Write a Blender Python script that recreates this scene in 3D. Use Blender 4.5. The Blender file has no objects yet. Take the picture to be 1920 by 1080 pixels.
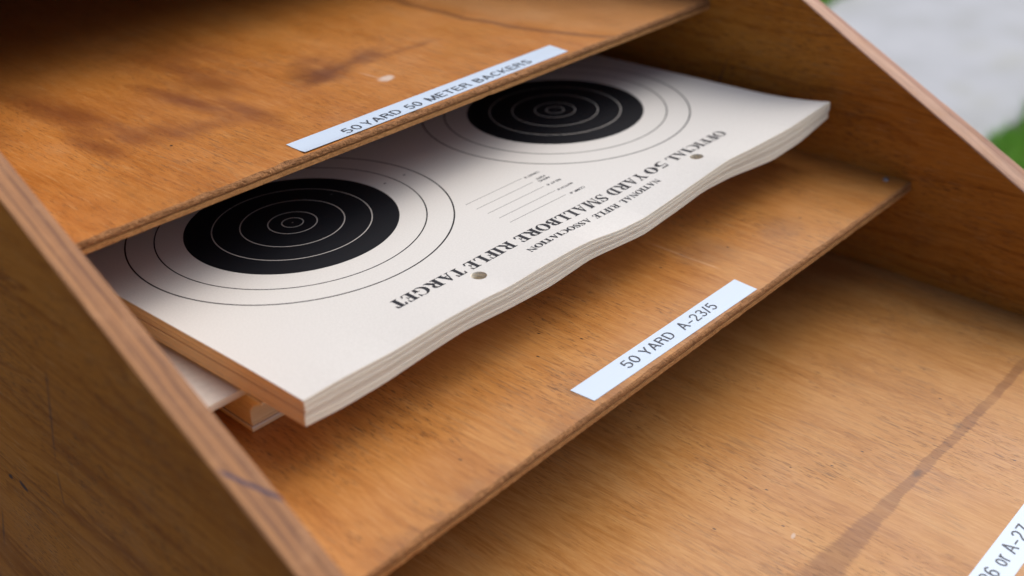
import bpy, bmesh, math, random
import numpy as np
from mathutils import Matrix, Vector, noise as mnoise
from mathutils.geometry import delaunay_2d_cdt

random.seed(7)
rng = np.random.default_rng(11)
K = 0.0254                      # everything below is written in inches
sc = bpy.context.scene
C = sc.collection

# ------------------------------------------------------------------ camera
cam_d = bpy.data.cameras.new('camera')
cam = bpy.data.objects.new('camera', cam_d)
C.objects.link(cam)
R = ((0.687910, 0.381161, -0.617654), (-0.724990, 0.320777, -0.609501), (-0.034188, 0.867075, 0.497004))
CAM = Vector((-10.61784, -16.01438, 9.21765))
cam.matrix_world = Matrix.Translation(CAM * K) @ Matrix(R).to_4x4()
cam_d.sensor_width = 36.0
cam_d.lens = 2154.466 / 1920 * 36
cam_d.clip_start = 0.01
cam_d.clip_end = 500
cam_d.dof.use_dof = True
cam_d.dof.focus_distance = 19.9 * K
cam_d.dof.aperture_fstop = 5.4
cam_d.dof.aperture_blades = 0
sc.camera = cam

# ------------------------------------------------------------------ light
SUN_EL, SUN_AZ = math.radians(53), math.radians(98)      # azimuth from +y towards +x
w = bpy.data.worlds.new('World'); sc.world = w; w.use_nodes = True
nt = w.node_tree
bg = nt.nodes['Background']
sky = nt.nodes.new('ShaderNodeTexSky'); sky.sky_type = 'NISHITA'
sky.sun_disc = False; sky.sun_elevation = SUN_EL; sky.sun_rotation = SUN_AZ
sky.air_density = 0.5; sky.dust_density = 3.0; sky.ozone_density = 0.0
nt.links.new(sky.outputs[0], bg.inputs[0]); bg.inputs[1].default_value = 0.095
sd = bpy.data.lights.new('sun', 'SUN'); sd.energy = 1.5; sd.angle = math.radians(70)
sd.color = (1.0, 0.99, 0.975)
sun = bpy.data.objects.new('sun', sd); C.objects.link(sun)
sdir = Vector((math.sin(SUN_AZ) * math.cos(SUN_EL), math.cos(SUN_AZ) * math.cos(SUN_EL), math.sin(SUN_EL)))
sun.rotation_euler = sdir.to_track_quat('Z', 'Y').to_euler()
sun.location = (1, 1, 3)
sc.view_settings.view_transform = 'Standard'; sc.view_settings.look = 'None'
sc.view_settings.exposure = 0.78; sc.view_settings.gamma = 1.0
sc.view_settings.use_curve_mapping = False
sc.cycles.max_bounces = 10; sc.cycles.diffuse_bounces = 8

# ------------------------------------------------------------------ helpers
def empty(name, loc, label, cat, group=None):
    o = bpy.data.objects.new(name, None); C.objects.link(o)
    o.location = Vector(loc) * K; o.empty_display_size = 0.05
    o['label'] = label; o['category'] = cat
    if group: o['group'] = group
    return o

def world_loc(o):
    v = Vector(o.location)
    while o.parent:
        o = o.parent; v = v + Vector(o.location)
    return v

def mesh_obj(name, verts, faces, mats, parent=None, org=(0, 0, 0), mi=None, smooth=False, label=None, kind=None):
    """verts in world inches; org = the object's origin in world inches"""
    me = bpy.data.meshes.new(name)
    og = Vector(org)
    me.from_pydata([((v[0] - og.x) * K, (v[1] - og.y) * K, (v[2] - og.z) * K) for v in verts], [], faces)
    for m in (mats if isinstance(mats, (list, tuple)) else [mats]): me.materials.append(m)
    if mi is not None: me.polygons.foreach_set('material_index', mi)
    if smooth: me.polygons.foreach_set('use_smooth', [True] * len(me.polygons))
    me.update()
    o = bpy.data.objects.new(name, me); C.objects.link(o)
    if parent:
        o.parent = parent; o.location = og * K - world_loc(parent)
    else:
        o.location = og * K
    if label: o['label'] = label
    if kind: o['kind'] = kind
    return o

class NG:
    """tiny node-graph writer"""
    def __init__(s, name, rough=0.5, spec=0.5):
        s.m = bpy.data.materials.new(name); s.m.use_nodes = True
        s.t = s.m.node_tree; s.b = s.t.nodes['Principled BSDF']
        s.b.inputs['Roughness'].default_value = rough
        s.b.inputs['Specular IOR Level'].default_value = spec
        tc = s.t.nodes.new('ShaderNodeTexCoord')
        mp = s.t.nodes.new('ShaderNodeVectorMath'); mp.operation = 'SCALE'
        mp.inputs['Scale'].default_value = 1 / K
        s.t.links.new(tc.outputs['Object'], mp.inputs[0]); s.P = mp.outputs[0]
        sp = s.t.nodes.new('ShaderNodeSeparateXYZ'); s.t.links.new(s.P, sp.inputs[0])
        s.x, s.y, s.z = sp.outputs
    def put(s, sock, v):
        if hasattr(v, 'links') or isinstance(v, bpy.types.NodeSocket): s.t.links.new(v, sock)
        else: sock.default_value = v
    def M(s, op, a, b=0.0, c=0.0, clamp=False):
        n = s.t.nodes.new('ShaderNodeMath'); n.operation = op; n.use_clamp = clamp
        s.put(n.inputs[0], a); s.put(n.inputs[1], b); s.put(n.inputs[2], c); return n.outputs[0]
    def vec(s, x, y, z):
        n = s.t.nodes.new('ShaderNodeCombineXYZ')
        for i, v in enumerate((x, y, z)): s.put(n.inputs[i], v)
        return n.outputs[0]
    def mul(s, v, k):
        n = s.t.nodes.new('ShaderNodeVectorMath'); n.operation = 'MULTIPLY'
        s.put(n.inputs[0], v); n.inputs[1].default_value = k; return n.outputs[0]
    def add(s, v, u):
        n = s.t.nodes.new('ShaderNodeVectorMath'); n.operation = 'ADD'
        s.put(n.inputs[0], v); s.put(n.inputs[1], u); return n.outputs[0]
    def noise(s, v, scale=1.0, detail=3.0, rough=0.5, dist=0.0):
        n = s.t.nodes.new('ShaderNodeTexNoise'); s.put(n.inputs['Vector'], v)
        n.inputs['Scale'].default_value = scale; n.inputs['Detail'].default_value = detail
        n.inputs['Roughness'].default_value = rough; n.inputs['Distortion'].default_value = dist
        return n.outputs[0]
    def ss(s, v, a, b, lo=0.0, hi=1.0):
        n = s.t.nodes.new('ShaderNodeMapRange'); n.interpolation_type = 'SMOOTHSTEP'
        s.put(n.inputs[0], v)
        for i, q in enumerate((a, b, lo, hi)): s.put(n.inputs[i + 1], q)
        return n.outputs[0]
    def ramp(s, v, stops):
        n = s.t.nodes.new('ShaderNodeValToRGB'); s.put(n.inputs[0], v)
        e = n.color_ramp.elements
        while len(e) < len(stops): e.new(0.5)
        for i, (p, c) in enumerate(stops):
            e[i].position = p; e[i].color = (*c, 1)
        return n.outputs[0]
    def mix(s, f, a, b, mode='MIX'):
        n = s.t.nodes.new('ShaderNodeMix'); n.data_type = 'RGBA'; n.blend_type = mode
        s.put(n.inputs[0], f)
        for i, v in ((6, a), (7, b)):
            if isinstance(v, tuple): n.inputs[i].default_value = (*v, 1)
            else: s.t.links.new(v, n.inputs[i])
        return n.outputs[2]
    def bump(s, h, strength=0.3, dist=0.0003):
        n = s.t.nodes.new('ShaderNodeBump'); n.inputs['Strength'].default_value = strength
        n.inputs['Distance'].default_value = dist
        s.put(n.inputs['Height'], h); s.t.links.new(n.outputs[0], s.b.inputs['Normal'])
    def color(s, c):
        if isinstance(c, tuple): s.b.inputs['Base Color'].default_value = (*c, 1)
        else: s.t.links.new(c, s.b.inputs['Base Color'])
        return s.m
    # blob of dirt or stain: an uneven ellipse at (cx, cy) in the object's own inches
    def blob(s, cx, cy, rx, ry, rot=0.0, soft=0.5, nz=None, amp=0.6):
        dx = s.M('SUBTRACT', s.x, cx); dy = s.M('SUBTRACT', s.y, cy)
        c_, s_ = math.cos(rot), math.sin(rot)
        u = s.M('ADD', s.M('MULTIPLY', dx, c_ / rx), s.M('MULTIPLY', dy, s_ / rx))
        v = s.M('ADD', s.M('MULTIPLY', dx, -s_ / ry), s.M('MULTIPLY', dy, c_ / ry))
        d = s.M('SQRT', s.M('ADD', s.M('MULTIPLY', u, u), s.M('MULTIPLY', v, v)))
        if nz is not None: d = s.M('ADD', d, s.M('MULTIPLY', s.M('SUBTRACT', nz, 0.5), amp * 2))
        return s.ss(d, 1.0, 1.0 - soft)

def wood(name, seed, light, mid, dark, cols=1.0, fig_s=(1.1, 0.13, 1.1), cathedral=0.0, pore=0.55, rough=0.42, extra=None, spec=.45, dull=False, rings=20.0):
    g = NG(name, rough, spec)
    off = (seed * 13.7, seed * 5.1, seed * 9.3)
    P = g.add(g.P, off)
    warp = g.noise(g.mul(P, (0.5, 0.22, 0.5)), 1, 2)
    Pw = g.add(P, g.vec(g.M('MULTIPLY', g.M('SUBTRACT', warp, 0.5), 0.9), 0.0, g.M('MULTIPLY', g.M('SUBTRACT', warp, 0.5), 0.9)))
    fig = g.noise(g.mul(Pw, fig_s), 1, 4, 0.55)
    grain = g.noise(g.mul(Pw, (13, 0.75, 13)), 1, 5, 0.62)
    fine = g.noise(g.mul(P, (52, 3.4, 52)), 1, 4, 0.65)
    t = g.M('ADD', g.M('MULTIPLY', fig, 0.34), g.M('ADD', g.M('MULTIPLY', grain, 0.30), g.M('MULTIPLY', fine, 0.36)))
    if cathedral:
        cn = g.noise(g.mul(Pw, (.60, .022, .60)), 1, 2, 0.4)
        fr = g.M('FRACT', g.M('ADD', g.M('MULTIPLY', cn, rings), g.M('MULTIPLY', g.M('SUBTRACT', grain, .5), .42)))
        line = g.M('MULTIPLY', g.ss(fr, 0.55, 0.97), g.ss(fr, 1.0, 0.97))
        t = g.M('SUBTRACT', t, g.M('MULTIPLY', line, cathedral))
    c = g.ramp(t, [(0.33, dark), (0.48, mid), (0.63, light)])
    # open pores: short dark dashes along the grain, in drifts
    pr = g.noise(g.mul(P, (46, 4.2, 46)), 1, 2, 0.6)
    drift = g.noise(g.mul(P, (0.7, 0.4, 0.7)), 1, 3)
    pm = g.M('MULTIPLY', g.ss(pr, 0.565, 0.66), g.ss(drift, 0.34, 0.64))
    c = g.mix(g.M('MULTIPLY', pm, pore), c, (0.12, 0.05, 0.018))
    # worn handling dirt and lighter rubbed spots
    rub = g.noise(g.mul(P, (0.9, 0.55, 0.9)), 1, 5, 0.65)
    c = g.mix(g.ss(rub, 0.56, 0.80, 0.0, 0.06 if dull else 0.22), c, (0.58, 0.33, 0.13))
    c = g.mix(g.ss(rub, 0.45, 0.20, 0.0, 0.30), c, (0.22, 0.085, 0.025))
    # weathered grey-brown streaks where the varnish has worn through
    sk = g.noise(g.mul(P, (20, 1.3, 20)), 1, 4, 0.65)
    wear = g.noise(g.mul(P, (.45, .40, .45)), 1, 3, 0.6)
    c = g.mix(g.M('MULTIPLY', g.ss(sk, .50, .64, 0, .42), g.ss(wear, .44, .62)), c, (0.20, 0.105, 0.045))
    sk2 = g.noise(g.mul(g.add(P, (3.0, 8.0, 1.0)), (26, 1.6, 26)), 1, 4, 0.65)
    c = g.mix(g.ss(sk2, .55, .70, 0, .38), c, (0.56, 0.31, 0.12))
    # specks
    vo = g.t.nodes.new('ShaderNodeTexVoronoi'); vo.feature = 'F1'
    g.t.links.new(g.mul(P, (0.9, 0.9, 0.9)), vo.inputs['Vector']); vo.inputs['Scale'].default_value = 1.0
    c = g.mix(g.ss(vo.outputs['Distance'], 0.028, 0.014, 0, 0.7), c, (0.07, 0.03, 0.015))
    if extra: c = extra(g, c, fine, grain)
    g.color(c)
    g.put(g.b.inputs['Roughness'], g.ss(g.M('ADD', g.M('MULTIPLY', rub, 0.7), g.M('MULTIPLY', fine, 0.3)), 0.3, 0.75, rough - 0.07, rough + 0.12))
    g.bump(g.M('ADD', g.M('MULTIPLY', fine, 0.6), g.M('MULTIPLY', pm, -0.7)), 0.35, 0.00018)
    return g.m

L1, M1, D1 = (0.52, 0.246, 0.066), (0.43, 0.178, 0.038), (0.31, 0.108, 0.017)

def top_extra(g, c, fine, grain):
    nz = g.noise(g.mul(g.P, (2.4, 0.7, 1)), 1, 5, 0.6)
    nl = g.noise(g.mul(g.P, (1.0, 1.3, 1)), 1, 4, 0.6)
    red = (0.135, 0.036, 0.010)
    for cx, cy, rx, ry, rot, st in ((-1.85, 4.4, .55, 2.9, .10, .85), (-2.25, 2.4, .36, 1.2, .05, .8), (.02, 2.8, .28, 2.3, .08, .85),
                                    (.45, 1.5, .32, 1.4, .0, .75), (-1.25, 2.1, .85, .75, .2, .62), (-.6, 1.6, .9, .5, -.2, .55), (.2, 3.6, 1.6, 1.6, 0, .4),
                                    (.9, 3.6, .5, 2.2, .0, .5), (-3.3, 5.0, .6, 2.5, 0, .5), (1.2, 5.6, 1.4, 2.0, 0, .45)):
        c = g.mix(g.M('MULTIPLY', g.blob(cx, cy, rx * 1.25, ry * 1.1, rot, 1.0, nz, 0.55), st), c, (0.165, 0.046, 0.012))
    for cx, cy, rx, ry, rot, st in ((2.65, 2.1, .95, .55, .1, .95), (3.75, 2.35, .9, .45, .1, .8), (4.9, 2.0, .9, .20, -.1, .5), (3.0, 3.0, .7, .5, .4, .45)):
        c = g.mix(g.M('MULTIPLY', g.blob(cx, cy, rx * 1.2, ry * 1.25, rot, 1.0, nl, 0.75), st), c, (0.15, 0.047, 0.015))
    # curved dark figure line running to the front edge at the right
    curve = g.M('ADD', 7.05, g.M('MULTIPLY', g.M('POWER', g.M('MAXIMUM', g.M('SUBTRACT', 3.2, g.y), 0.0), 2.0), 0.055))
    d = g.M('ABSOLUTE', g.M('SUBTRACT', g.x, g.M('ADD', curve, g.M('MULTIPLY', g.M('SUBTRACT', nl, .5), .35))))
    c = g.mix(g.ss(d, 0.20, 0.03, 0, 0.55), c, (0.13, 0.05, 0.02))
    c = g.mix(g.ss(g.M('SUBTRACT', g.x, curve), 0.0, 0.8, 0, 0.35), c, (0.52, 0.29, 0.13))
    # dried drop of white paint
    c = g.mix(g.M('MULTIPLY', g.blob(3.28, 0.93, .27, .20, 0.3, 0.6, nl, 0.9), .8), c, (0.66, 0.55, 0.46))
    c = g.mix(g.M('MULTIPLY', g.blob(3.16, 1.35, .04, .42, 0.1, 0.9, nl, 0.4), .35), c, (0.6, 0.45, 0.35))
    c = g.mix(g.blob(-1.39, 1.29, .035, .035, 0, 0.4), c, (0.03, 0.015, 0.01))
    return c

def mid_extra(g, c, fine, grain):
    nl = g.noise(g.mul(g.P, (1.6, .9, 1)), 1, 4, 0.6)
    # pale scratch and scuffs right of the middle
    d = g.M('ABSOLUTE', g.M('SUBTRACT', g.x, g.M('ADD', 5.66, g.M('MULTIPLY', g.M('SUBTRACT', nl, .5), .10))))
    win = g.M('MULTIPLY', g.ss(g.y, -5.6, -5.2), g.ss(g.y, -3.7, -4.1))
    c = g.mix(g.M('MULTIPLY', g.ss(d, .035, .008, 0, .55), win), c, (0.60, 0.36, 0.20))
    c = g.mix(g.M('MULTIPLY', g.blob(6.0, -4.9, .8, .9, 0, .8, nl, .9), .38), c, (0.16, 0.075, 0.04))
    c = g.mix(g.M('MULTIPLY', g.blob(7.8, -5.4, .9, .6, .2, .8, nl, .9), .30), c, (0.17, 0.085, 0.05))
    for cx, cy in ((1.75, -4.42), (2.1, -5.1), (5.0, -4.6), (-1.6, -5.9), (8.5, -5.5), (6.5, -5.1), (1.2, -4.9)):
        c = g.mix(g.blob(cx, cy, .022, .05, 0.2, 0.6), c, (0.05, 0.025, 0.012))
    # grime along the very front lip
    c = g.mix(g.M('MULTIPLY', g.ss(g.y, -6.22, -6.56, 0, .30), g.ss(nl, .35, .6)), c, (0.16, 0.08, 0.045))
    return c

def low_extra(g, c, fine, grain):
    nl = g.noise(g.mul(g.P, (1.5, 2.0, 1)), 1, 4, 0.6)
    n2 = g.noise(g.mul(g.P, (0.8, 0.8, 1)), 1, 2, 0.6)
    # long dark glue or water streak that widens to the left
    cy = g.M('ADD', -10.02, g.M('MULTIPLY', g.M('SUBTRACT', n2, .5), .22))
    dy = g.M('ABSOLUTE', g.M('SUBTRACT', g.y, cy))
    half = g.ss(g.x, 1.7, 5.2, .31, .10)
    half = g.M('ADD', half, g.M('MULTIPLY', g.M('SUBTRACT', nl, .5), .16))
    m = g.ss(g.M('ADD', g.M('DIVIDE', dy, half), g.M('MULTIPLY', g.M('SUBTRACT', fine, .5), .9)), 1.20, .72)
    m = g.M('MULTIPLY', m, g.ss(g.noise(g.vec(g.M('MULTIPLY', g.x, 1.9), 0.0, 4.0), 1, 3), .30, .60, .45, .72))
    c = g.mix(m, c, (0.49, 0.40, 0.335), 'MULTIPLY')
    c = g.mix(g.M('MULTIPLY', g.blob(5.25, -10.0, .17, .10, 0, .9, grain, 1.2), .6), c, (0.07, 0.04, 0.035))
    c = g.mix(g.M('MULTIPLY', g.blob(7.0, -9.92, .2, .10, 0, .9, grain, 1.2), .5), c, (0.09, 0.05, 0.03))
    for cx, cy in ((3.2, -8.3), (4.5, -8.8), (5.2, -9.0), (6.7, -11.1), (2.6, -9.0), (1.8, -8.2), (7.6, -9.3)):
        c = g.mix(g.blob(cx, cy, .02, .045, 0.2, 0.6), c, (0.06, 0.03, 0.015))
    c = g.mix(g.M('MULTIPLY', g.blob(2.5, -9.25, .10, .05, 0.3, .5, nl, .6), .55), c, (0.60, 0.50, 0.42))
    return c

def side_extra(g, c, fine, grain):
    # blue-black dents and pencil scuffs on the outer face
    nl = g.noise(g.mul(g.P, (2, 2.2, 3)), 1, 3)
    def b(cy, cz, ry, rz, rot, st, col):
        nonlocal c
        sx, sy = g.x, g.y; g.x, g.y = g.y, g.z
        c = g.mix(g.M('MULTIPLY', g.blob(cy, cz, ry, rz, rot, .6, nl, .6), st), c, col); g.x, g.y = sx, sy
    ink = (0.035, 0.035, 0.045)
    b(1.51, -3.31, .16, .07, -.5, .85, ink); b(.98, -3.24, .20, .09, .2, .85, ink)
    b(-1.2, -.75, .045, 1.35, .32, .5, ink); b(-.75, -2.3, .04, .6, .15, .4, ink); b(2.9, -5.3, .05, .9, .45, .5, ink)
    return c

W_TOP = wood('varnished_plywood_upper', 1, (0.52, 0.215, 0.048), (0.44, 0.163, 0.029), (0.33, 0.104, 0.013), fig_s=(.7, .10, .7), cathedral=.045, rings=9.0, extra=top_extra, rough=.40)
W_MID = wood('varnished_plywood_middle', 2, L1, M1, D1, fig_s=(1.2, .18, 1.2), cathedral=.05, rings=14.0, extra=mid_extra, pore=.8)
W_LOW = wood('varnished_plywood_lower', 3, (0.54, 0.282, 0.090), (0.44, 0.196, 0.048), (0.31, 0.116, 0.020), cathedral=.05, rings=12.0, extra=low_extra, pore=.68)
W_SIDE = wood('varnished_plywood_sides', 4, (0.54, 0.218, 0.036), (0.45, 0.166, 0.022), (0.27, 0.085, 0.011), fig_s=(.8, .09, .8), cathedral=.095, rings=17.0, extra=side_extra, rough=.68, pore=.95, spec=.06, dull=True)
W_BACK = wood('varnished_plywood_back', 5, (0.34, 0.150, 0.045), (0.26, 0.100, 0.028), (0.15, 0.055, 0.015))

def ply_core(name, dark, light, seed):
    g = NG(name, 0.75, 0.25)
    P = g.add(g.P, (seed * 7.7, seed * 3.1, 0))
    n = g.noise(g.mul(P, (13, 13, 26)), 1, 5, 0.7)
    n2 = g.noise(g.mul(P, (3.2, 1, 9)), 1, 3, 0.6)
    n3 = g.noise(g.mul(P, (42, 30, 16)), 1, 2, 0.6)
    t = g.M('ADD', g.M('MULTIPLY', n, .5), g.M('ADD', g.M('MULTIPLY', n2, .25), g.M('MULTIPLY', n3, .25)))
    c = g.ramp(t, [(.36, dark), (.50, tuple((a + b) / 2 for a, b in zip(dark, light))), (.64, light)])
    c = g.mix(g.ss(n3, .64, .74, 0, .7), c, (0.035, 0.018, 0.010))
    c = g.mix(g.ss(n, .66, .78, 0, .6), c, (0.55, 0.38, 0.24))
    g.color(c); g.bump(g.M('ADD', n, n3), 0.9, 0.0006)
    return g.m
CORE = ply_core('plywood_core_endgrain', (0.14, 0.058, 0.018), (0.42, 0.195, 0.070), 1)
FACE_LOW = ply_core('plywood_lower_veneer', (0.30, 0.13, 0.038), (0.54, 0.27, 0.095), 2)

# ply bands along the cut front of the side boards; stripes follow the thickness
def ply_edge(name, x0, x1, bands, seed):
    g = NG(name, 0.62, 0.35)
    u = g.M('DIVIDE', g.M('SUBTRACT', g.x, x0), x1 - x0)
    lon = g.noise(g.mul(g.add(g.P, (seed * 3.3, 0, 0)), (22, .55, 1.0)), 1, 5, .65)
    blot = g.noise(g.mul(g.add(g.P, (seed, 4, 1)), (2.5, 1.6, 2.5)), 1, 4, .6)
    u2 = g.M('ADD', u, g.M('MULTIPLY', g.M('SUBTRACT', blot, .5), .10))
    c = g.ramp(u2, bands)
    c = g.mix(g.ss(lon, .54, .36, 0, .62), c, (0.13, 0.050, 0.022))
    c = g.mix(g.ss(blot, .50, .72, 0, .45), c, (0.40, 0.20, 0.085))
    c = g.mix(g.ss(g.noise(g.mul(g.P, (40, 3, 6)), 1, 3), .62, .74, 0, .5), c, (0.09, 0.04, 0.025))
    return g, c, lon
gl, cl, lo = ply_edge('plywood_side_edge_left', -5.5, -5.0,
    [(0.0, (.30, .132, .042)), (.24, (.32, .142, .045)), (.30, (.14, .052, .016)), (.38, (.29, .124, .040)), (.60, (.31, .136, .044)), (.67, (.12, .042, .014)), (.76, (.29, .126, .042)), (1.0, (.29, .135, .055))], 1)
# ballpoint line drawn across the left edge
dpen = gl.M('ABSOLUTE', gl.M('SUBTRACT', gl.y, gl.M('ADD', gl.M('ADD', -6.19, gl.M('MULTIPLY', gl.M('ADD', gl.x, 5.25), -1.35)), gl.M('MULTIPLY', gl.M('SUBTRACT', lo, .5), .03))))
cl = gl.mix(gl.M('MULTIPLY', gl.ss(dpen, .065, .030, 0, .97), gl.ss(gl.x, -5.47, -5.40)), cl, (0.030, 0.018, 0.045))
EDGE_L = gl.color(cl); gl.bump(lo, .6, .0004)
gr, cr, lo2 = ply_edge('plywood_side_edge_right', 11.5, 12.1,
    [(0.0, (.40, .22, .135)), (.40, (.48, .29, .19)), (.62, (.46, .27, .175)), (.70, (.30, .14, .08)), (.78, (.40, .21, .13)), (.88, (.30, .14, .085)), (.93, (.46, .26, .17)), (1.0, (.42, .23, .15))], 2)
EDGE_R = gr.color(cr); gr.bump(lo2, .6, .0004)

# ------------------------------------------------------------------ the rack
XL, XR = -5.0, 11.5
GZ = -40.0
BACK, TOPZ = 17.0, 6.6
ZT, ZM, ZB = 1.62, -1.42, -3.69
rack = empty('paper_rack', (3.25, 0, GZ), 'orange varnished plywood rack with sloped sides and stepped shelves marked by white strips', 'rack')

def fbm(x, y=0.0, z=0.0): return mnoise.noise(Vector((x, y, z)))

def side_panel(xi, xo, li, lo_, edge_mat, seed):
    """board from inner face xi to outer face xo; sloped front y = a + b z"""
    sgn = 1 if xo > xi else -1
    t = abs(xo - xi)
    lev = [(0, .030), (.010, .010), (.035, 0.0)] + [(t * k / 6, 0.0) for k in range(1, 6)] + [(t - .035, 0.0), (t - .010, .010), (t, .030)]
    N = 260
    zlo, zhi = -5.2, TOPZ
    V, F, MI = [], [], []
    for d, inset in lev:
        x = xi + sgn * d; f = d / t
        a = li[0] + (lo_[0] - li[0]) * f; b = li[1] + (lo_[1] - li[1]) * f
        ring = [(x, a + b * zlo, GZ)]
        for k in range(N + 1):
            z = zlo + (zhi - zlo) * k / N
            edge = 1.0 if (d < .02 or d > t - .02) else .35
            j = inset + edge * (.010 * max(0, fbm(z * 3.1, seed, d * 3)) + .030 * max(0, fbm(z * 1.1 + 9, seed + 3, f * 2) - .42) + .006 * fbm(z * 9, seed, d * 9))
            ring.append((x, a + b * z + j * .88, z - j * .47))
        ring += [(x, BACK, zhi), (x, BACK, GZ)]
        V += ring
    n = N + 4
    for l in range(len(lev) - 1):
        for k in range(n):
            k2 = (k + 1) % n
            q = (l * n + k, l * n + k2, (l + 1) * n + k2, (l + 1) * n + k)
            F.append(q if sgn > 0 else q[::-1]); MI.append(1)
    F.append(tuple(range(n))[::-1] if sgn > 0 else tuple(range(n))); MI.append(0)
    cap = tuple(range((len(lev) - 1) * n, len(lev) * n))
    F.append(cap if sgn > 0 else cap[::-1]); MI.append(0)
    bmv = mesh_obj('side_panel', V, F, [W_SIDE, edge_mat], rack, (0, 0, 0), MI)
    bm = bmesh.new(); bm.from_mesh(bmv.data); bmesh.ops.recalc_face_normals(bm, faces=bm.faces); bm.to_mesh(bmv.data); bm.free()
    return bmv
side_panel(XL, XL - .5, (-7.19, 1.977), (-7.33, 1.928), EDGE_L, 1)
side_panel(XR, XR + .6, (-7.06, 1.798), (-7.08, 1.888), EDGE_R, 5)

def shelf(z, yl, yr, seed, topmat, rough=1.0, th=.21, bow=0.0, label=None):
    x0, x1 = XL + .004, XR - .004
    NX = 420
    V, F, MI = [], [], []
    prof_n = None
    for i in range(NX + 1):
        f = i / NX; x = x0 + (x1 - x0) * f
        yf = yl + (yr - yl) * f + bow * 4 * f * (1 - f) + .006 * fbm(x * .8, seed)
        chip = max(0, fbm(x * 2.3, seed, 1.7) - .18) * .10 * rough + max(0, fbm(x * 9, seed, 4.2) - .15) * .035 * rough
        fr = .010 * rough
        e = [fr * fbm(x * 11, seed, q * 3.3) + fr * .7 * fbm(x * 25, seed, q * 5.1) for q in range(8)]
        lowchip = max(0, fbm(x * 3.7, seed, 8.8) - .25) * .08
        prof = [(BACK, z), (yf + 4.0, z), (yf + .30, z), (yf + .055 + chip, z - .002), (yf + .018 + chip * .7 + e[0], z - .016 - chip * .25),
                (yf + .004 + e[1], z - .045), (yf + e[2], z - .075), (yf + .006 + e[3], z - .094), (yf + .034, z - .106), (yf + .034, z - .118),
                (yf + .004 + e[4] * .6, z - .130), (yf + .002 + e[5] * .6 + lowchip * .4, z - th + .012), (yf + .014 + lowchip, z - th), (yf + 4.0, z - th), (BACK, z - th)]
        prof_n = len(prof)
        V += [(x, y, zz) for y, zz in prof]
    for i in range(NX):
        for k in range(prof_n - 1):
            a = i * prof_n + k; b = a + prof_n
            F.append((a, a + 1, b + 1, b)); MI.append(0 if k < 3 else (1 if k < 9 else (2 if k < 12 else 0)))
    for i in (0, NX):
        F.append(tuple(range(i * prof_n, (i + 1) * prof_n))); MI.append(1)
    for i in range(NX):
        a = i * prof_n; F.append((a + prof_n - 1, a, a + prof_n, a + 2 * prof_n - 1)); MI.append(1)
    o = mesh_obj('shelf', V, F, [topmat, CORE, FACE_LOW], rack, (0, 0, z), MI)
    bm = bmesh.new(); bm.from_mesh(o.data); bmesh.ops.recalc_face_normals(bm, faces=bm.faces); bm.to_mesh(o.data); bm.free()
    if label: o['label'] = label
    return o
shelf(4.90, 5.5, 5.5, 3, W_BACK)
shelf(ZT, -0.92, -1.00, 11, W_TOP, 1.5, label='upper shelf with reddish stains and a drop of white paint')
shelf(ZM, -6.76, -6.43, 23, W_MID, 1.0, label='middle shelf carrying the stacks of paper targets')
shelf(ZB, -12.62, -12.30, 37, W_LOW, 1.0, label='empty lower shelf with a long dark streak')

def box(name, x0, x1, y0, y1, z0, z1, m, parent, **k):
    V = [(x, y, z) for x in (x0, x1) for y in (y0, y1) for z in (z0, z1)]
    F = [(0, 1, 3, 2), (4, 6, 7, 5), (0, 4, 5, 1), (2, 3, 7, 6), (0, 2, 6, 4), (1, 5, 7, 3)]
    return mesh_obj(name, V, F, m, parent, k.pop('org', (0, 0, 0)), **k)
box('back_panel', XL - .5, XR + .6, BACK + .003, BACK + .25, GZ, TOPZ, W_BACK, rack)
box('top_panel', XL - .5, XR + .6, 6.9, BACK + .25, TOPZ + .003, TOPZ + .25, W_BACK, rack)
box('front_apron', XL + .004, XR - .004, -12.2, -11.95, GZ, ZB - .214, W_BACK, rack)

# screw head by the right end of the middle shelf
STEEL = NG('dull_steel', .35, .5); STEEL.b.inputs['Metallic'].default_value = 1.0; STEEL = STEEL.color((.45, .46, .46))
def screw(x, y, z, r=.085):
    V, F = [], []
    n = 20
    for rr, h in ((r, .002), (r * .9, .020), (r * .45, .024)):
        V += [(x + rr * math.cos(2 * math.pi * k / n), y + rr * math.sin(2 * math.pi * k / n), z + h) for k in range(n)]
    for l in range(2):
        for k in range(n): F.append((l * n + k, l * n + (k + 1) % n, (l + 1) * n + (k + 1) % n, (l + 1) * n + k))
    V += [(x + r * .4 * math.cos(2 * math.pi * k / n), y + r * .4 * math.sin(2 * math.pi * k / n), z + .010) for k in range(n)]
    for k in range(n): F.append((2 * n + k, 2 * n + (k + 1) % n, 3 * n + (k + 1) % n, 3 * n + k))
    F.append(tuple(range(3 * n, 4 * n)))
    mesh_obj('screw', V, F, STEEL, rack, (x, y, z))
screw(11.28, -5.93, ZM)

# ------------------------------------------------------------------ lettering
def font_mesh(txt, size, spacing=1.0, offset=0.0):
    cu = bpy.data.curves.new('t', 'FONT'); cu.body = txt; cu.size = size; cu.space_character = spacing
    cu.offset = offset; cu.resolution_u = 4
    o = bpy.data.objects.new('t', cu); C.objects.link(o)
    dg = bpy.context.evaluated_depsgraph_get(); dg.update()
    me = o.evaluated_get(dg).to_mesh()
    V = [tuple(v.co) for v in me.vertices]; F = [tuple(p.vertices) for p in me.polygons]
    o.evaluated_get(dg).to_mesh_clear()
    C.objects.unlink(o); bpy.data.objects.remove(o); bpy.data.curves.remove(cu)
    return V, F

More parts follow.
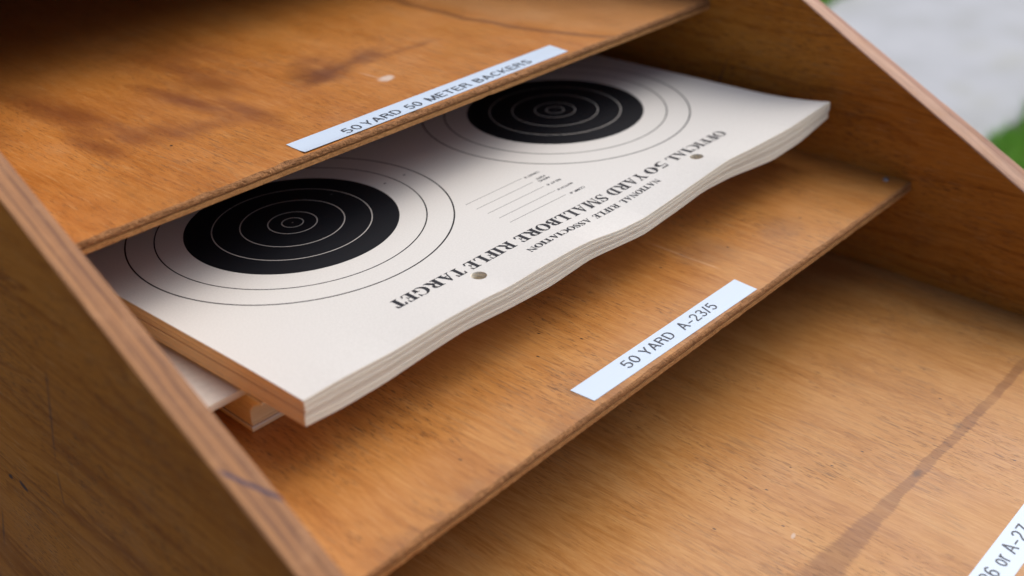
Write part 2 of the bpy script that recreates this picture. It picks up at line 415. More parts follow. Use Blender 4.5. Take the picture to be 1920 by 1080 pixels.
def fit(V, x0, x1, y0, y1):
    xs = [v[0] for v in V]; ys = [v[1] for v in V]
    ax, bx, ay, by = min(xs), max(xs), min(ys), max(ys)
    return [(x0 + (v[0] - ax) / (bx - ax) * (x1 - x0), y0 + (v[1] - ay) / (by - ay) * (y1 - y0)) for v in V]

INK_TAPE = NG('label_ink', .45, .4).color((.060, .066, .078))
tg = NG('label_tape', .34, .5)
stx = tg.noise(tg.mul(tg.P, (.55, 60, 1)), 1, 3)
tcol = tg.mix(tg.ss(stx, .56, .70, 0, .22), (.585, .69, .80), (.45, .55, .67))
TAPE = tg.color(tcol)

def sans_text(txt, wd, gap=.17):
    """plain grotesque capitals as even strokes, cap height 1"""
    pi = math.pi
    def arc(cx, cy, rx, ry, a0, a1, n=14): return [(cx + rx * math.cos(math.radians(a0 + (a1 - a0) * k / n)), cy + ry * math.sin(math.radians(a0 + (a1 - a0) * k / n))) for k in range(n + 1)]
    h = wd / 2; T = 1 - h
    def glyph(c):
        if c == '5': return [[(.52, T), (.13, T)], [(.14, T), (.08, .50)], [(.08, .48)] + arc(.29, .33, .25, .33 - h, 140, -155, 18)], .58
        if c == '0': return [arc(.29, .5, .29 - h, .5 - h, 0, 360, 30)], .58
        if c == 'Y': return [[(h * .6, 1), (.33, .42)], [(.66 - h * .6, 1), (.33, .42)], [(.33, .45), (.33, 0)]], .66
        if c == 'A': return [[(h * .6, 0), (.34, 1)], [(.68 - h * .6, 0), (.34, 1)], [(.12, .33), (.56, .33)]], .68
        if c == 'R': return [[(h, 0), (h, 1)], [(h, T), (.36, T)] + arc(.36, .76, .25 - h, .24 - h, 90, -90, 12) + [(h, .52)], [(.36, .53)] + arc(.38, .36, .18, .17, 85, 0, 6) + [(.57, .12), (.62, 0)]], .66
        if c == 'D': return [[(h, 0), (h, 1)], [(h, T), (.30, T)] + arc(.30, .5, .36 - h, .5 - h, 90, -90, 18) + [(h, h)]], .66
        if c == 'M': return [[(h, 0), (h, 1)], [(.80 - h, 0), (.80 - h, 1)], [(h, 1), (.40, .02)], [(.80 - h, 1), (.40, .02)]], .80
        if c == 'E': return [[(h, 0), (h, 1)], [(h, T), (.56, T)], [(h, .52), (.52, .52)], [(h, h), (.58, h)]], .58
        if c == 'T': return [[(0, T), (.60, T)], [(.30, 1), (.30, 0)]], .60
        if c == 'B': return [[(h, 0), (h, 1)], [(h, T), (.33, T)] + arc(.33, .765, .25 - h, .235 - h, 90, -90, 12) + [(h, .53)], [(h, .53), (.35, .53)] + arc(.35, .285, .28 - h, .285 - h, 90, -90, 12) + [(h, h)]], .64
        if c == 'C': return [arc(.36, .5, .36 - h, .5 - h, 42, 318, 26)], .68
        if c == 'K': return [[(h, 0), (h, 1)], [(.60, 1), (h, .38)], [(.24, .58), (.63, 0)]], .64
        if c == 'S': return [arc(.31, .75, .25 - h * .5, .25 - h, 15, 180, 14) + [(.12, .62), (.30, .52), (.46, .44)] + arc(.31, .27, .28 - h * .5, .27 - h, 40, -165, 18)], .62
        if c == '2': return [arc(.28, .72, .25 - h * .5, .28 - h, 170, -20, 16) + [(.42, .48), (.12, .20), (.05, h)], [(.03, h), (.56, h)]], .58
        if c == '3': return [arc(.27, .75, .23 - h * .5, .25 - h, 165, -80, 16) + [(.22, .53)], [(.22, .53)] + arc(.28, .28, .26 - h * .5, .28 - h, 80, -165, 18)], .57
        if c == '6': return [arc(.29, .32, .25 - h * .5, .32 - h, 0, 360, 26), [(.06, .34)] + arc(.32, .45, .27, .55 - h, 178, 62, 16) + arc(.30, .76, .22, .19, 50, 15, 4)], .58
        if c == '7': return [[(.02, T), (.56, T)], [(.53, T), (.36, .60), (.24, .28), (.19, 0)]], .57
        if c == 'o': return [arc(.28, .36, .28 - h, .36 - h, 0, 360, 26)], .56
        if c == 'r': return [[(h, 0), (h, .71)], [(h, .42)] + arc(.27, .44, .23 - h, .26 - h * .6, 175, 80, 8) + [(.33, .68)]], .34
        if c == '/': return [[(.0, -.02), (.30, 1.02)]], .30
        if c == '-': return [[(.03, .38), (.47, .38)]], .50
        return [], .30
    V, F = [], []; x = 0
    for c in txt:
        L, w_ = glyph(c)
        for pts in L:
            closed = math.dist(pts[0], pts[-1]) < 1e-6
            n = len(pts); b = len(V)
            for k in range(n):
                a = pts[k - 1] if k else (pts[-2] if closed else pts[0])
                d = pts[k + 1] if k < n - 1 else (pts[1] if closed else pts[-1])
                dx, dy = d[0] - a[0], d[1] - a[1]; l = math.hypot(dx, dy) or 1
                V.append((x + pts[k][0] - dy / l * h, pts[k][1] + dx / l * h)); V.append((x + pts[k][0] + dy / l * h, pts[k][1] - dx / l * h))
            F += [(b + 2 * k, b + 2 * k + 1, b + 2 * k + 3, b + 2 * k + 2) for k in range(n - 1)]
        x += w_ + gap
    return V, F

def label_strip(text_label, corners, z, words, seed, curl=None, weight=.10):
    """corners: far-left, far-right, near-right, near-left (x, y)"""
    (ax, ay), (bx, by), (cx, cy), (dx, dy) = corners
    NX, NY = 60, 6
    th = .006
    V, F = [], []
    def P(u, v):
        x = (ax + (bx - ax) * u) * (1 - v) + (dx + (cx - dx) * u) * v
        y = (ay + (by - ay) * u) * (1 - v) + (dy + (cy - dy) * u) * v
        h = .003 + .003 * max(0, fbm(x * 1.3, y * 4, seed))
        if curl: h += curl * max(0, v - .55) ** 2 * max(0, 1 - u * 2.2)
        return x, y, z + h
    for s in (0, 1):
        for i in range(NX + 1):
            for j in range(NY + 1):
                x, y, zz = P(i / NX, j / NY); V.append((x, y, zz + th * s))
    n = NY + 1; S = (NX + 1) * n
    for i in range(NX):
        for j in range(NY):
            a = i * n + j
            F.append((S + a, S + a + 1, S + a + n + 1, S + a + n)); F.append((a, a + n, a + n + 1, a + 1))
    for i in range(NX):
        for j, fl in ((0, 1), (NY, 0)):
            a = i * n + j; F.append((a, S + a, S + a + n, a + n))
    for j in range(NY):
        for i in (0, NX):
            a = i * n + j; F.append((a, a + 1, S + a + 1, S + a))
    o = mesh_obj('label_strip', V, F, TAPE, rack, ((ax + cx) / 2, (ay + cy) / 2, z), label=text_label)
    LV, LF = [], []
    ang = math.atan2(by - ay, bx - ax)
    for txt, x0, x1, y0, y1 in words:
        v, f = sans_text(txt, weight)
        v = fit(v, x0, x1, y0, y1)
        base = len(LV)
        for n_, q in enumerate(v):
            yy = q[1] + (q[0] - (ax + bx) / 2) * math.tan(ang)
            LV.append((q[0], yy, z + th + .0105 + .0002 * ((n_ // 4) % 9)))
        LF += [tuple(base + k for k in ff) for ff in f]
    mesh_obj('lettering', LV, LF, INK_TAPE, o, ((ax + cx) / 2, (ay + cy) / 2, z + th))
    return o
label_strip('white strip printed 50 YARD 50 METER BACKERS', ((-.09, -.28), (6.76, -.26), (6.69, -.83), (-.11, -.84)), ZT,
    [('50', .90, 1.28, -.742, -.505), ('YARD', 1.36, 2.22, -.742, -.505), ('50', 2.40, 2.74, -.742, -.505), ('METER', 2.92, 4.02, -.742, -.505), ('BACKERS', 4.19, 5.74, -.742, -.505)], 1.0, .10, .108)
label_strip('white strip printed 50 YARD A-23/5', ((.80, -5.97), (5.50, -5.93), (5.46, -6.45), (.83, -6.45)), ZM,
    [('50', 1.90, 2.26, -6.295, -6.07), ('YARD', 2.40, 3.22, -6.295, -6.07), ('A-23/5', 3.46, 4.48, -6.305, -6.06)], 2.0)
label_strip('white strip printed A-26 or A-27', ((1.9, -11.78), (7.0, -11.66), (6.95, -12.19), (1.92, -12.31)), ZB,
    [('A-26', 3.15, 3.86, -12.08, -11.83), ('or', 4.03, 4.27, -12.08, -11.89), ('A-27', 4.40, 5.14, -12.08, -11.83)], 3.0)

# serif capitals drawn as strokes; cap height 1
def serif_glyph(ch):
    S, H, B = .23, .055, .05     # stem, hairline, serif slab
    P = []
    def poly(*pts): P.append(list(pts))
    def slab(x0, x1, y): poly((x0, y), (x1, y), (x1, y + B), (x0, y + B))
    def stem(x, w_=S, y0=0, y1=1, l=.11, r=.11, top=True, bot=True):
        poly((x, y0), (x + w_, y0), (x + w_, y1), (x, y1))
        for on, y, d in ((bot, y0, 1), (top, y1, -1)):
            if on:
                yy = y if d > 0 else y - B
                slab(x - l, x + w_ + r, yy)
                yb = y + d * B
                if l: poly((x, yb), (x - l * .45, yb), (x, yb + d * .07))
                if r: poly((x + w_, yb), (x + w_ + r * .45, yb), (x + w_, yb + d * .07))
    def band(xs0, ys0, xs1, ys1):
        for k in range(len(xs0) - 1):
            poly((xs0[k], ys0[k]), (xs0[k + 1], ys0[k + 1]), (xs1[k + 1], ys1[k + 1]), (xs1[k], ys1[k]))
    def bowl(cx, cy, rx, ry, irx, iry, a0, a1, n=20, icx=None, icy=None):
        A = [a0 + (a1 - a0) * k / n for k in range(n + 1)]
        icx = cx if icx is None else icx; icy = cy if icy is None else icy
        band([cx + rx * math.cos(a) for a in A], [cy + ry * math.sin(a) for a in A], [icx + irx * math.cos(a) for a in A], [icy + iry * math.sin(a) for a in A])
    def stroke(pts, ws):
        for k in range(len(pts) - 1):
            (ax, ay), (bx, by) = pts[k], pts[k + 1]
        nrm = []
        for k in range(len(pts)):
            a = pts[max(0, k - 1)]; b = pts[min(len(pts) - 1, k + 1)]
            dx, dy = b[0] - a[0], b[1] - a[1]; l = math.hypot(dx, dy) or 1
            nrm.append((-dy / l, dx / l))
        band([p[0] + n_[0] * w_ / 2 for p, n_, w_ in zip(pts, nrm, ws)], [p[1] + n_[1] * w_ / 2 for p, n_, w_ in zip(pts, nrm, ws)],
             [p[0] - n_[0] * w_ / 2 for p, n_, w_ in zip(pts, nrm, ws)], [p[1] - n_[1] * w_ / 2 for p, n_, w_ in zip(pts, nrm, ws)])
    pi = math.pi
    if ch == 'I': stem(.11); w_ = .42
    elif ch == 'L':
        stem(.10); slab(.2, .66, 0); poly((.66, 0), (.72, .30), (.67, .30), (.56, .05)); w_ = .74
    elif ch in 'EF':
        stem(.10, bot=True); slab(.2, .64, .95); poly((.64, 1), (.66, .72), (.62, .72), (.52, .95))
        slab(.3, .47, .485); poly((.47, .36), (.52, .36), (.52, .66), (.47, .66)); w_ = .70
        if ch == 'E': slab(.2, .66, 0); poly((.66, 0), (.72, .29), (.67, .29), (.55, .05)); w_ = .74
    elif ch == 'T':
        stem(.26, top=False); slab(.02, .70, .95)
        poly((.02, 1), (.16, .95), (.05, .70), (.0, .70)); poly((.70, 1), (.72, .70), (.67, .70), (.56, .95)); w_ = .72
    elif ch == 'A':
        poly((.10, .0), (.16, .0), (.42, .92), (.37, 1.0)); poly((.55, 0), (.78, 0), (.43, 1.02), (.33, .93))
        slab(.2, .6, .30); slab(0, .27, 0); slab(.45, .88, 0); w_ = .88
    elif ch == 'N':
        stem(.10, .06, l=.10, r=.10, top=False); stem(.72, .06, l=.12, r=.10, bot=False)
        poly((.08, 1), (.30, 1), (.78, 0), (.70, 0)); slab(0, .26, .95); w_ = .88
    elif ch == 'M':
        stem(.10, .06, l=.10, r=.10, top=False); stem(.82, .20, l=.10, r=.10)
        poly((.08, 1), (.30, 1), (.58, .12), (.52, 0)); poly((.52, 0), (.57, .02), (.86, 1), (.80, 1)); slab(0, .2, .95); w_ = 1.12
    elif ch == 'Y':
        stem(.33, y1=.5, top=False); poly((.06, 1), (.28, 1), (.53, .46), (.35, .42)); poly((.70, 1), (.76, 1), (.53, .46), (.45, .46))
        slab(0, .38, .95); slab(.58, .86, .95); w_ = .86
    elif ch in 'RBDP':
        stem(.10, r=.06 if ch != 'R' else .11)
        if ch == 'D':
            slab(.2, .42, .95); slab(.2, .42, 0); bowl(.40, .5, .42, .5, .20, .45, -pi / 2, pi / 2); w_ = .86
        elif ch == 'R':
            slab(.2, .44, .95); slab(.2, .44, .475); bowl(.42, .735, .32, .265, .11, .215, -pi / 2, pi / 2)
            poly((.36, .50), (.56, .52), (.86, .04), (.66, .0)); slab(.66, .93, 0); w_ = .90
        else:
            slab(.2, .42, .95); slab(.2, .42, .50); slab(.2, .44, 0)
            bowl(.40, .75, .30, .25, .09, .20, -pi / 2, pi / 2); bowl(.42, .275, .34, .275, .12, .225, -pi / 2, pi / 2); w_ = .80
    elif ch == 'O': bowl(.44, .5, .44, .52, .21, .465, 0, 2 * pi, 36); w_ = .88
    elif ch == '0': bowl(.32, .5, .32, .51, .13, .46, 0, 2 * pi, 32); w_ = .64
    elif ch in 'CG':
        bowl(.46, .5, .46, .52, .30, .465, .28 * pi, 1.74 * pi, 30, icx=.53)
        poly((.78, .66), (.83, .66), (.83, 1.02), (.79, 1.02), (.70, .88))
        if ch == 'C': w_ = .84
        else: stem(.62, .20, 0, .42, l=.12, r=.08, bot=False); w_ = .92
    elif ch in 'S5':
        if ch == 'S':
            pts = [(.58, .76), (.52, .90), (.38, .965), (.22, .95), (.12, .84), (.13, .70), (.26, .58), (.42, .48), (.54, .36), (.54, .18), (.42, .06), (.27, .035), (.13, .10), (.06, .27)]
            ws = [.05, .05, .06, .09, .15, .19, .21, .21, .19, .15, .10, .06, .05, .05]
            stroke(pts, ws); poly((.58, .70), (.62, .70), (.62, 1.0), (.58, 1.0), (.53, .90)); poly((.02, .30), (.06, .30), (.10, .10), (.06, 0), (.02, 0)); w_ = .66
        else:
            poly((.14, 1), (.52, 1), (.58, 1.04), (.52, .86), (.16, .86)); poly((.14, 1), (.18, .9), (.13, .55), (.08, .55))
            stroke([(.10, .55), (.22, .61), (.36, .60), (.47, .50), (.50, .34), (.44, .16), (.32, .05), (.17, .03), (.06, .10)], [.05, .07, .12, .18, .21, .19, .13, .08, .09]); w_ = .64
    else: w_ = .3
    return P, w_

def serif_text(txt, gap=.05):
    V, F = [], []; x = 0; n = 0
    for ch in txt:
        if ch == ' ': x += .34; continue
        P, w_ = serif_glyph(ch)
        for k, p in enumerate(P):
            b = len(V); V += [(q[0] + x, q[1], n % 14) for q in p]; F.append(tuple(range(b, b + len(p)))); n += 1
        x += w_ + gap
    return V, F

# ------------------------------------------------------------------ paper targets
ZTX = np.array([-3.6, -3.33, -2.61, -1.59, -.63, .3, .83, 1.56, 2.45, 2.93, 3.71, 4.43, 5.49, 7.05, 7.99, 9.31, 10.57, 11.2])
ZTY = np.array([-.03, -.03, -.01, -.03, .01, .01, -.02, .01, .02, .00, -.10, -.13, -.04, .10, .07, .06, .15, .15])
ZBX = np.array([-3.6, -3.33, -2.68, -1.83, -.98, -.17, .93, 1.89, 2.93, 4.44, 5.52, 6.32, 7.17, 8.73, 9.81, 10.92, 11.2])
ZBY = np.array([-.47, -.47, -.51, -.50, -.43, -.38, -.44, -.46, -.38, -.49, -.39, -.30, -.32, -.47, -.42, -.22, -.2])
def smooth_tab(X, Y):
    gx = np.linspace(-3.8, 11.4, 600); gy = np.interp(gx, X, Y)
    k = np.exp(-np.linspace(-2, 2, 25) ** 2); k /= k.sum()
    return gx, np.convolve(np.pad(gy, 12, mode='edge'), k, mode='valid')
GX, GT = smooth_tab(ZTX, ZTY); _, GB = smooth_tab(ZBX, ZBY)
def fall(y): return np.clip((-2.7 - y) / 1.85, 0, 1.15) ** 2
def z_top(x, y): return np.interp(x, GX, GT) * fall(y)
def z_bot(x, y): return -.47 + (np.interp(x, GX, GB) + .47) * fall(y)

def cdt_sheet(x0, x1, y0, y1, holes, shear, dx, dense_front=True):
    pts, edges = [], []
    def loop(L):
        b = len(pts); pts.extend(Vector(p) for p in L)
        edges.extend((b + i, b + (i + 1) % len(L)) for i in range(len(L)))
    nx = int((x1 - x0) / dx)
    ys = list(np.arange(y0, min(y0 + 2.2, y1), .2)) if dense_front else [y0]
    ys += list(np.arange(ys[-1] + .8, y1 - .3, 1.4)) + [y1]
    xs = [x0 + (x1 - x0) * i / nx for i in range(nx + 1)]
    outer = [(x, y0) for x in xs] + [(x1, y) for y in ys[1:-1]] + [(x, y1) for x in xs[::-1]] + [(x0, y) for y in ys[1:-1][::-1]]
    loop(outer); no = len(outer)
    rings = []
    for hx, hy, r in holes:
        s = len(pts); loop([(hx + r * math.cos(2 * math.pi * k / 24), hy + r * math.sin(2 * math.pi * k / 24)) for k in range(24)]); rings.append((s, 24))
    for y in ys[1:-1]:
        for x in xs[1:-1]:
            if all(math.hypot(x - h[0], y - h[1]) > h[2] + .05 for h in holes): pts.append(Vector((x, y)))
    v, e, f, ov, oe, of = delaunay_2d_cdt(pts, edges, [], 0, 1e-6)
    assert len(v) == len(pts)
    F = []
    for t in f:
        c = sum((v[i] for i in t), Vector((0, 0))) / len(t)
        if all((c - Vector((h[0], h[1]))).length > h[2] * .98 for h in holes):
            a, b, d = (v[i] for i in t[:3])
            F.append(tuple(t) if (b - a).cross(d - a) > 0 else tuple(t)[::-1])
    pos = {}
    idx = [None] * len(pts)
    for new, olds in enumerate(ov):
        for o_ in olds: idx[o_] = new
    loops = [[idx[i] for i in range(no)]] + [[idx[s + i] for i in range(n)] for s, n in rings]
    XY = np.array([(q.x - shear * q.y, q.y) for q in v])
    return XY, F, loops

def slab_mesh(XY, F, loops, zt, zb, base):
    n = len(XY)
    V = [(x, y, z) for (x, y), z in zip(XY, zt)] + [(x, y, z) for (x, y), z in zip(XY, zb)]
    FF = [tuple(base + i for i in f) for f in F] + [tuple(base + n + i for i in f[::-1]) for f in F]
    for L in loops:
        for i in range(len(L)):
            a, b = L[i], L[(i + 1) % len(L)]
            FF.append((base + a, base + n + a, base + n + b, base + b))
    return V, FF

# printed side of the target sheet: two rows of bulls with their rings
pg = NG('target_card', .60, .16)
fib = pg.noise(pg.mul(pg.P, (30, 30, 30)), 1, 4, .65)
blo = pg.noise(pg.mul(pg.P, (.5, .5, .5)), 1, 3)
pc = pg.mix(pg.ss(fib, .35, .70), (.625, .608, .565), (.675, .658, .615))
pc = pg.mix(pg.ss(blo, .45, .75, 0, .3), pc, (.66, .635, .60))
ink_c = (.0075, .0085, .0115)
for cx, cy in ((0, 0), (7.178, 0), (0, 7.6), (7.178, 7.6)):
    dx = pg.M('SUBTRACT', pg.x, cx); dy = pg.M('SUBTRACT', pg.y, cy)
    r = pg.M('SQRT', pg.M('ADD', pg.M('MULTIPLY', dx, dx), pg.M('MULTIPLY', dy, dy)))
    pc = pg.mix(pg.M('LESS_THAN', r, 3.89 / 2), pc, ink_c)
    for d, hw in ((4.89, .013), (5.89, .015)):
        pc = pg.mix(pg.M('LESS_THAN', pg.M('ABSOLUTE', pg.M('SUBTRACT', r, d / 2)), hw), pc, (.012, .012, .014))
    for d, hw in ((.39, .011), (.89, .011), (1.89, .011), (2.89, .011)):
        pc = pg.mix(pg.M('LESS_THAN', pg.M('ABSOLUTE', pg.M('SUBTRACT', r, d / 2)), hw), pc, (.42, .40, .37))
    pc = pg.mix(pg.M('LESS_THAN', r, .016), pc, (.25, .24, .22))
for px, py in ((2.71, -.01), (2.2, -.02), (1.9, .27), (.75, .62), (1.22, .40)):
    pc = pg.mix(pg.blob(px, py, .035, .030, 0, .5), pc, (.09, .09, .09))
for ly in (-1.92, -2.205, -2.495, -2.785, -3.055):          # five ruled lines of the score box
    on = pg.M('MULTIPLY', pg.M('LESS_THAN', pg.M('ABSOLUTE', pg.M('SUBTRACT', pg.y, ly)), .0075),
              pg.M('MULTIPLY', pg.M('GREATER_THAN', pg.x, 2.53), pg.M('LESS_THAN', pg.x, 4.05)))
    pc = pg.mix(on, pc, (.17, .165, .155))
CARD_PRINT = pg.color(pc); pg.bump(fib, .12, .0001)

def card(name, c):
    g = NG(name, .75, .25)
    n = g.noise(g.mul(g.P, (6, 6, 90)), 1, 4, .6)
    n2 = g.noise(g.mul(g.P, (1.3, 1.3, 18)), 1, 3)
    col = g.mix(g.ss(n, .35, .68), tuple(k * .93 for k in c), c)
    col = g.mix(g.ss(n2, .55, .75, 0, .35), col, tuple(k * f for k, f in zip(c, (.80, .76, .68))))
    return g.color(col)
CARDS = [card('card_edge_cream', (.86, .81, .68)), card('card_edge_pale', (.84, .80, .69)), card('card_edge_tan', (.80, .73, .58))]
TAN = [card('card_bounce_tan', (.86, .71, .42)), card('card_bounce_tan_dark', (.84, .68, .39))]  # tan cards; on the left edges the colour paints in orange bounce light
CARD_KRAFT = card('card_brown_back', (.62, .42, .22))
CARD_BACK = card('card_plain', (.63, .585, .52))
INK = NG('black_print', .5, .35).color((.014, .014, .018))

HOLES = [(0.80 - .16 * 0 , -4.00, .135), (6.945, -3.965, .135)]
SH = .040
def pad(label, t0, t1, n, z_hi, z_lo, jit, printed, backmat=None, x0=-3.49, x1=10.72, y0=-4.62, y1=12.0, origin=(0, 0, 0), holes=True, seed=0, group=None, dxy=(0, 0), shear=SH, flat=None, lean=None, gapat=(), tan=False):
    """t0..t1: share of the stack's height, from the top (0) to the bottom (1)"""
    root = empty('target_pad', (origin[0], origin[1], origin[2]), label, 'paper pad', group)
    r = random.Random(seed)
    hs = [(h[0] + shear * h[1], h[1], h[2]) for h in HOLES] if holes else []
    XY, F, loops = cdt_sheet(x0, x1, y0, y1, hs, shear, .22)
    X, Y = XY[:, 0], XY[:, 1]
    ztp = z_hi(X, Y); zbt = z_lo(X, Y)
    V, FF, MI = [], [], []
    top_part = None
    gap = .03
    for k in range(n):
        a = t0 + (t1 - t0) * k / n; b = t0 + (t1 - t0) * (k + 1 - gap - (.22 if k in gapat else 0)) / n
        ox, oy = r.uniform(-jit, jit), r.uniform(-jit, jit)
        wob = .0012 * np.sin(X * r.uniform(.8, 2.5) + r.uniform(0, 6)) * fall(Y)
        lx = ly = 0.0
        if lean: lx, ly = lean((k + .5) / n)
        Q = np.stack([X + ox + dxy[0] + lx, Y + oy * (Y < -1) + dxy[1] + ly], 1)
        zt_ = ztp + (zbt - ztp) * a + wob * (k > 0); zb_ = ztp + (zbt - ztp) * b + wob
        if k == 0:
            v, f = slab_mesh(Q, F, loops, zt_, zb_, 0)
            mi = [0] * len(F) + [1] * (len(f) - len(F))
            top_part = mesh_obj('target_sheet', v, f, [CARD_PRINT if printed else (backmat or CARD_BACK), CARDS[0]], root, (0, 0, 0), mi, False)
        else:
            v, f = slab_mesh(Q, F, loops, zt_, zb_, len(V))
            V += v; FF += f; 
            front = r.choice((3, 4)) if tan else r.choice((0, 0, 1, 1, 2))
            side = r.choice((3, 3, 4))  # left faces take the tan that imitates warm bounce off the side board
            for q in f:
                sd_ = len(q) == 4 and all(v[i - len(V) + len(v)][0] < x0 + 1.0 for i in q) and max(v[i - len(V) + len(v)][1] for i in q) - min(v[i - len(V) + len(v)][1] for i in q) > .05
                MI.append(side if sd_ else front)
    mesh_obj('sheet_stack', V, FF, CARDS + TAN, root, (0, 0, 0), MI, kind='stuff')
    return root, top_part

G = 'stacked pads of paper targets on the middle shelf'
_, sheet = pad('printed cream card target pad with two black bulls on top of the stack', 0.0, .50, 32, z_top, z_bot, .007, True, seed=1, group=G, gapat=(19,))
pad('plain cream card pad directly beneath the printed bulls and above the offset sheets', .52, 1.0, 32, z_top, z_bot, .007, False, seed=2, group=G, dxy=(-.015, .01), holes=False, backmat=CARD_KRAFT, gapat=(11, 22))

def flat(z): return lambda x, y: np.full_like(x, z)
pad('thin cream pad shifted left so its white corner shows beside the left board', 0, 1, 4, flat(-.545), flat(-.66), .006, False, x0=-4.75, x1=9.6, y0=-3.03, y1=11.0, holes=False, seed=3, group=G, shear=.0)
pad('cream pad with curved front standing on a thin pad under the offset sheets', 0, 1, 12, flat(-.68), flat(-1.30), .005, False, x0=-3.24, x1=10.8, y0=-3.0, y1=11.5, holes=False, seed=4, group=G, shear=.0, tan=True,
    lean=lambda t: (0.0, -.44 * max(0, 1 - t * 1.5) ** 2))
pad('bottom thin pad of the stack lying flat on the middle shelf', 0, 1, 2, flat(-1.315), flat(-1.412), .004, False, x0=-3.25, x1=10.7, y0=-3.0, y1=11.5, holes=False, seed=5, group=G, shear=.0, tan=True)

# lettering of the printed sheet, lying on its wavy front margin
LV, LF = [], []
def lay(v, f, x_start, x_end, y_base, y_top, tilt=0.0, xm=3.8):
    """text reads from x_start down to x_end (it is upside down for the viewer)"""
    xs = [q[0] for q in v]; a, b = min(xs), max(xs)
    y_lo, y_hi = 0.0, 1.0
    base = len(LV)
    for q in v:
        x = x_start + (q[0] - a) / (b - a) * (x_end - x_start)
        y = y_base + (y_top - y_base) * q[1] + tilt * (x - xm)
        LV.append((x, y, float(z_top(np.array([x]), np.array([y]))[0]) + .0035 + .00025 * (q[2] if len(q) > 2 else 0)))
    LF.extend(tuple(base + i for i in ff)[::-1] for ff in f)
for wd, a, b in (('OFFICIAL', 8.36, 6.49), ('50', 6.36, 5.77), ('YARD', 5.68, 4.62), ('SMALLBORE', 4.49, 2.10), ('RIFLE', 1.97, .86), ('TARGET', .75, -.79)):
    v, f = serif_text(wd, .06); lay(v, f, a, b, -3.51, -3.77, .006)
for wd, a, b in (('NATIONAL', 5.68, 4.52), ('RIFLE', 4.42, 3.72), ('ASSOCIATION', 3.60, 1.93)):
    v, f = serif_text(wd, .07); lay(v, f, a, b, -3.955, -4.095, .022)
def small(txt, a, b, yb, yt):
    v, f = font_mesh(txt, 1.0, 1.0, .006)
    ys = [q[1] for q in v]; lo_, hi = min(ys), max(ys)
    lay([(q[0], (q[1] - lo_) / (hi - lo_), 0) for q in v], f, a, b, yb, yt)
small('TARGET #', 4.50, 4.10, -1.92, -1.99)
small('FIRING', 4.44, 4.15, -2.25, -2.315); small('POINT', 4.43, 4.19, -2.14, -2.205)
small('RELAY #', 4.50, 4.13, -2.48, -2.55); small('MATCH #', 4.51, 4.10, -2.77, -2.84); small('COMP. #', 4.54, 4.14, -3.05, -3.125)
mesh_obj('lettering', LV, LF, INK, sheet, (0, 0, 0))

# ------------------------------------------------------------------ ground, path and grass far below
soil = NG('soil', .9, .2)
soil = soil.color(soil.ramp(soil.noise(soil.mul(soil.P, (.12, .12, .12)), 1, 5, .6), [(.35, (.16, .125, .085)), (.65, (.27, .225, .165))]))
def sheet_flat(name, pts, z, m, label=None):
    return mesh_obj(name, [(x, y, z) for x, y in pts], [tuple(range(len(pts)))], m, None, (0, 0, z), kind='structure')
sheet_flat('ground', [(-4000, -4000), (4000, -4000), (4000, 4000), (-4000, 4000)], GZ, soil)
cg = NG('worn_concrete', .85, .3)
cn = cg.noise(cg.mul(cg.P, (.09, .09, .09)), 1, 6, .65); cn2 = cg.noise(cg.mul(cg.P, (2.5, 2.5, 2.5)), 1, 3, .6)
cc = cg.ramp(cg.M('ADD', cg.M('MULTIPLY', cn, .75), cg.M('MULTIPLY', cn2, .25)), [(.34, (.35, .36, .35)), (.50, (.41, .425, .44)), (.66, (.46, .475, .49))])
cc = cg.mix(cg.ss(cg.noise(cg.mul(cg.P, (.05, .07, .05)), 1, 4), .56, .70, 0, .35), cc, (.37, .37, .29))
CONC = cg.color(cc); cg.bump(cn2, .4, .002)
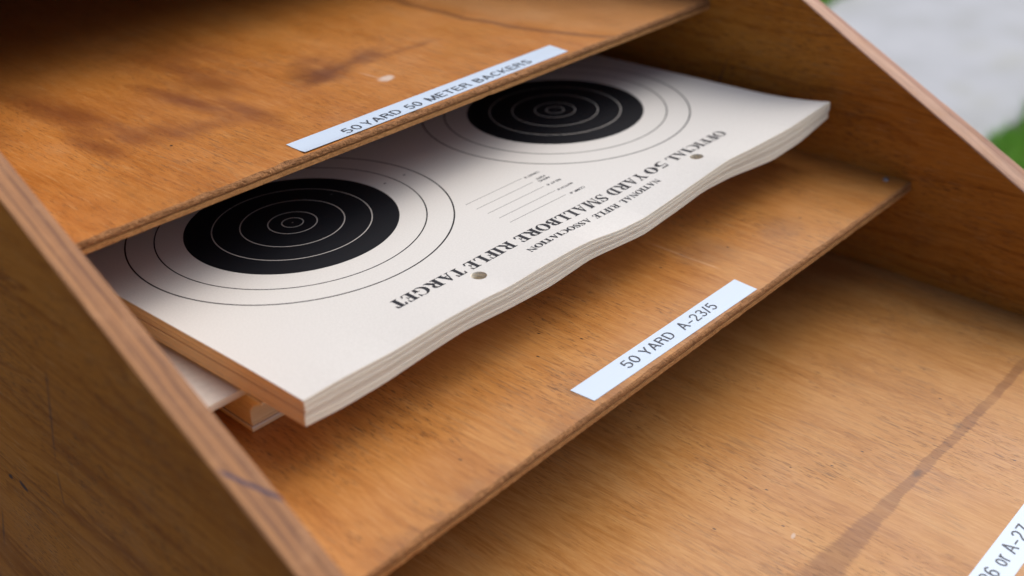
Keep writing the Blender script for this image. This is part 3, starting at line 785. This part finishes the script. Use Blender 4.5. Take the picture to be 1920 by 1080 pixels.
def near_y(x): return 26.0 + .13 * (x - 110)
def far_y(x): return 64.8 + .10 * (x - 142)
path_pts = [(x, near_y(x) + .5 * math.sin(x * .31)) for x in range(-40, 520, 4)] + [(x, far_y(x) + .5 * math.sin(x * .27)) for x in range(516, -44, -4)]
V = [(x, y, GZ + 1.0) for x, y in path_pts] + [(x, y, GZ + .01) for x, y in path_pts]
n = len(path_pts)
mesh_obj('path', V, [tuple(range(n))] + [(i, n + i, n + (i + 1) % n, (i + 1) % n) for i in range(n)], CONC, None, (0, 0, GZ), kind='structure')

gg = NG('grass_blade', .55, .35)
gn = gg.noise(gg.mul(gg.P, (.25, .25, .25)), 1, 4)
gg.b.inputs['Subsurface Weight'].default_value = 0.0
GRASS = gg.color(gg.ramp(gn, [(.32, (.17, .38, .05)), (.55, (.31, .55, .10)), (.72, (.42, .62, .17))]))
gv, gf = [], []
def blades(xr, yr, cnt, ok):
    k = 0
    while k < cnt:
        x, y = random.uniform(*xr), random.uniform(*yr); k += 1
        if not ok(x, y): continue
        h = random.uniform(1.4, 3.4); a = random.uniform(0, 6.283); wd = random.uniform(.10, .22)
        bx, by = math.cos(a) * wd, math.sin(a) * wd
        lx, ly = random.uniform(-.9, .9), random.uniform(-.9, .9)
        b = len(gv)
        gv.extend([(x - bx, y - by, GZ), (x + bx, y + by, GZ), (x + bx * .7 + lx * .4, y + by * .7 + ly * .4, GZ + h * .6),
                   (x - bx * .7 + lx * .4, y - by * .7 + ly * .4, GZ + h * .6), (x + lx, y + ly, GZ + h)])
        gf.append((b, b + 1, b + 2, b + 3)); gf.append((b + 3, b + 2, b + 4))
def rag(x, y): return 3.2 * fbm(x * .16, y * .16, 2.0) + 1.2 * fbm(x * .6, y * .6, 5.0)
blades((70, 175), (-5, 36), 46000, lambda x, y: y < near_y(x) + .3 + rag(x, y))
blades((110, 230), (58, 100), 30000, lambda x, y: y > far_y(x) - .3 + rag(x, y))
mesh_obj('grass', gv, gf, GRASS, None, (110, 20, GZ), kind='stuff')
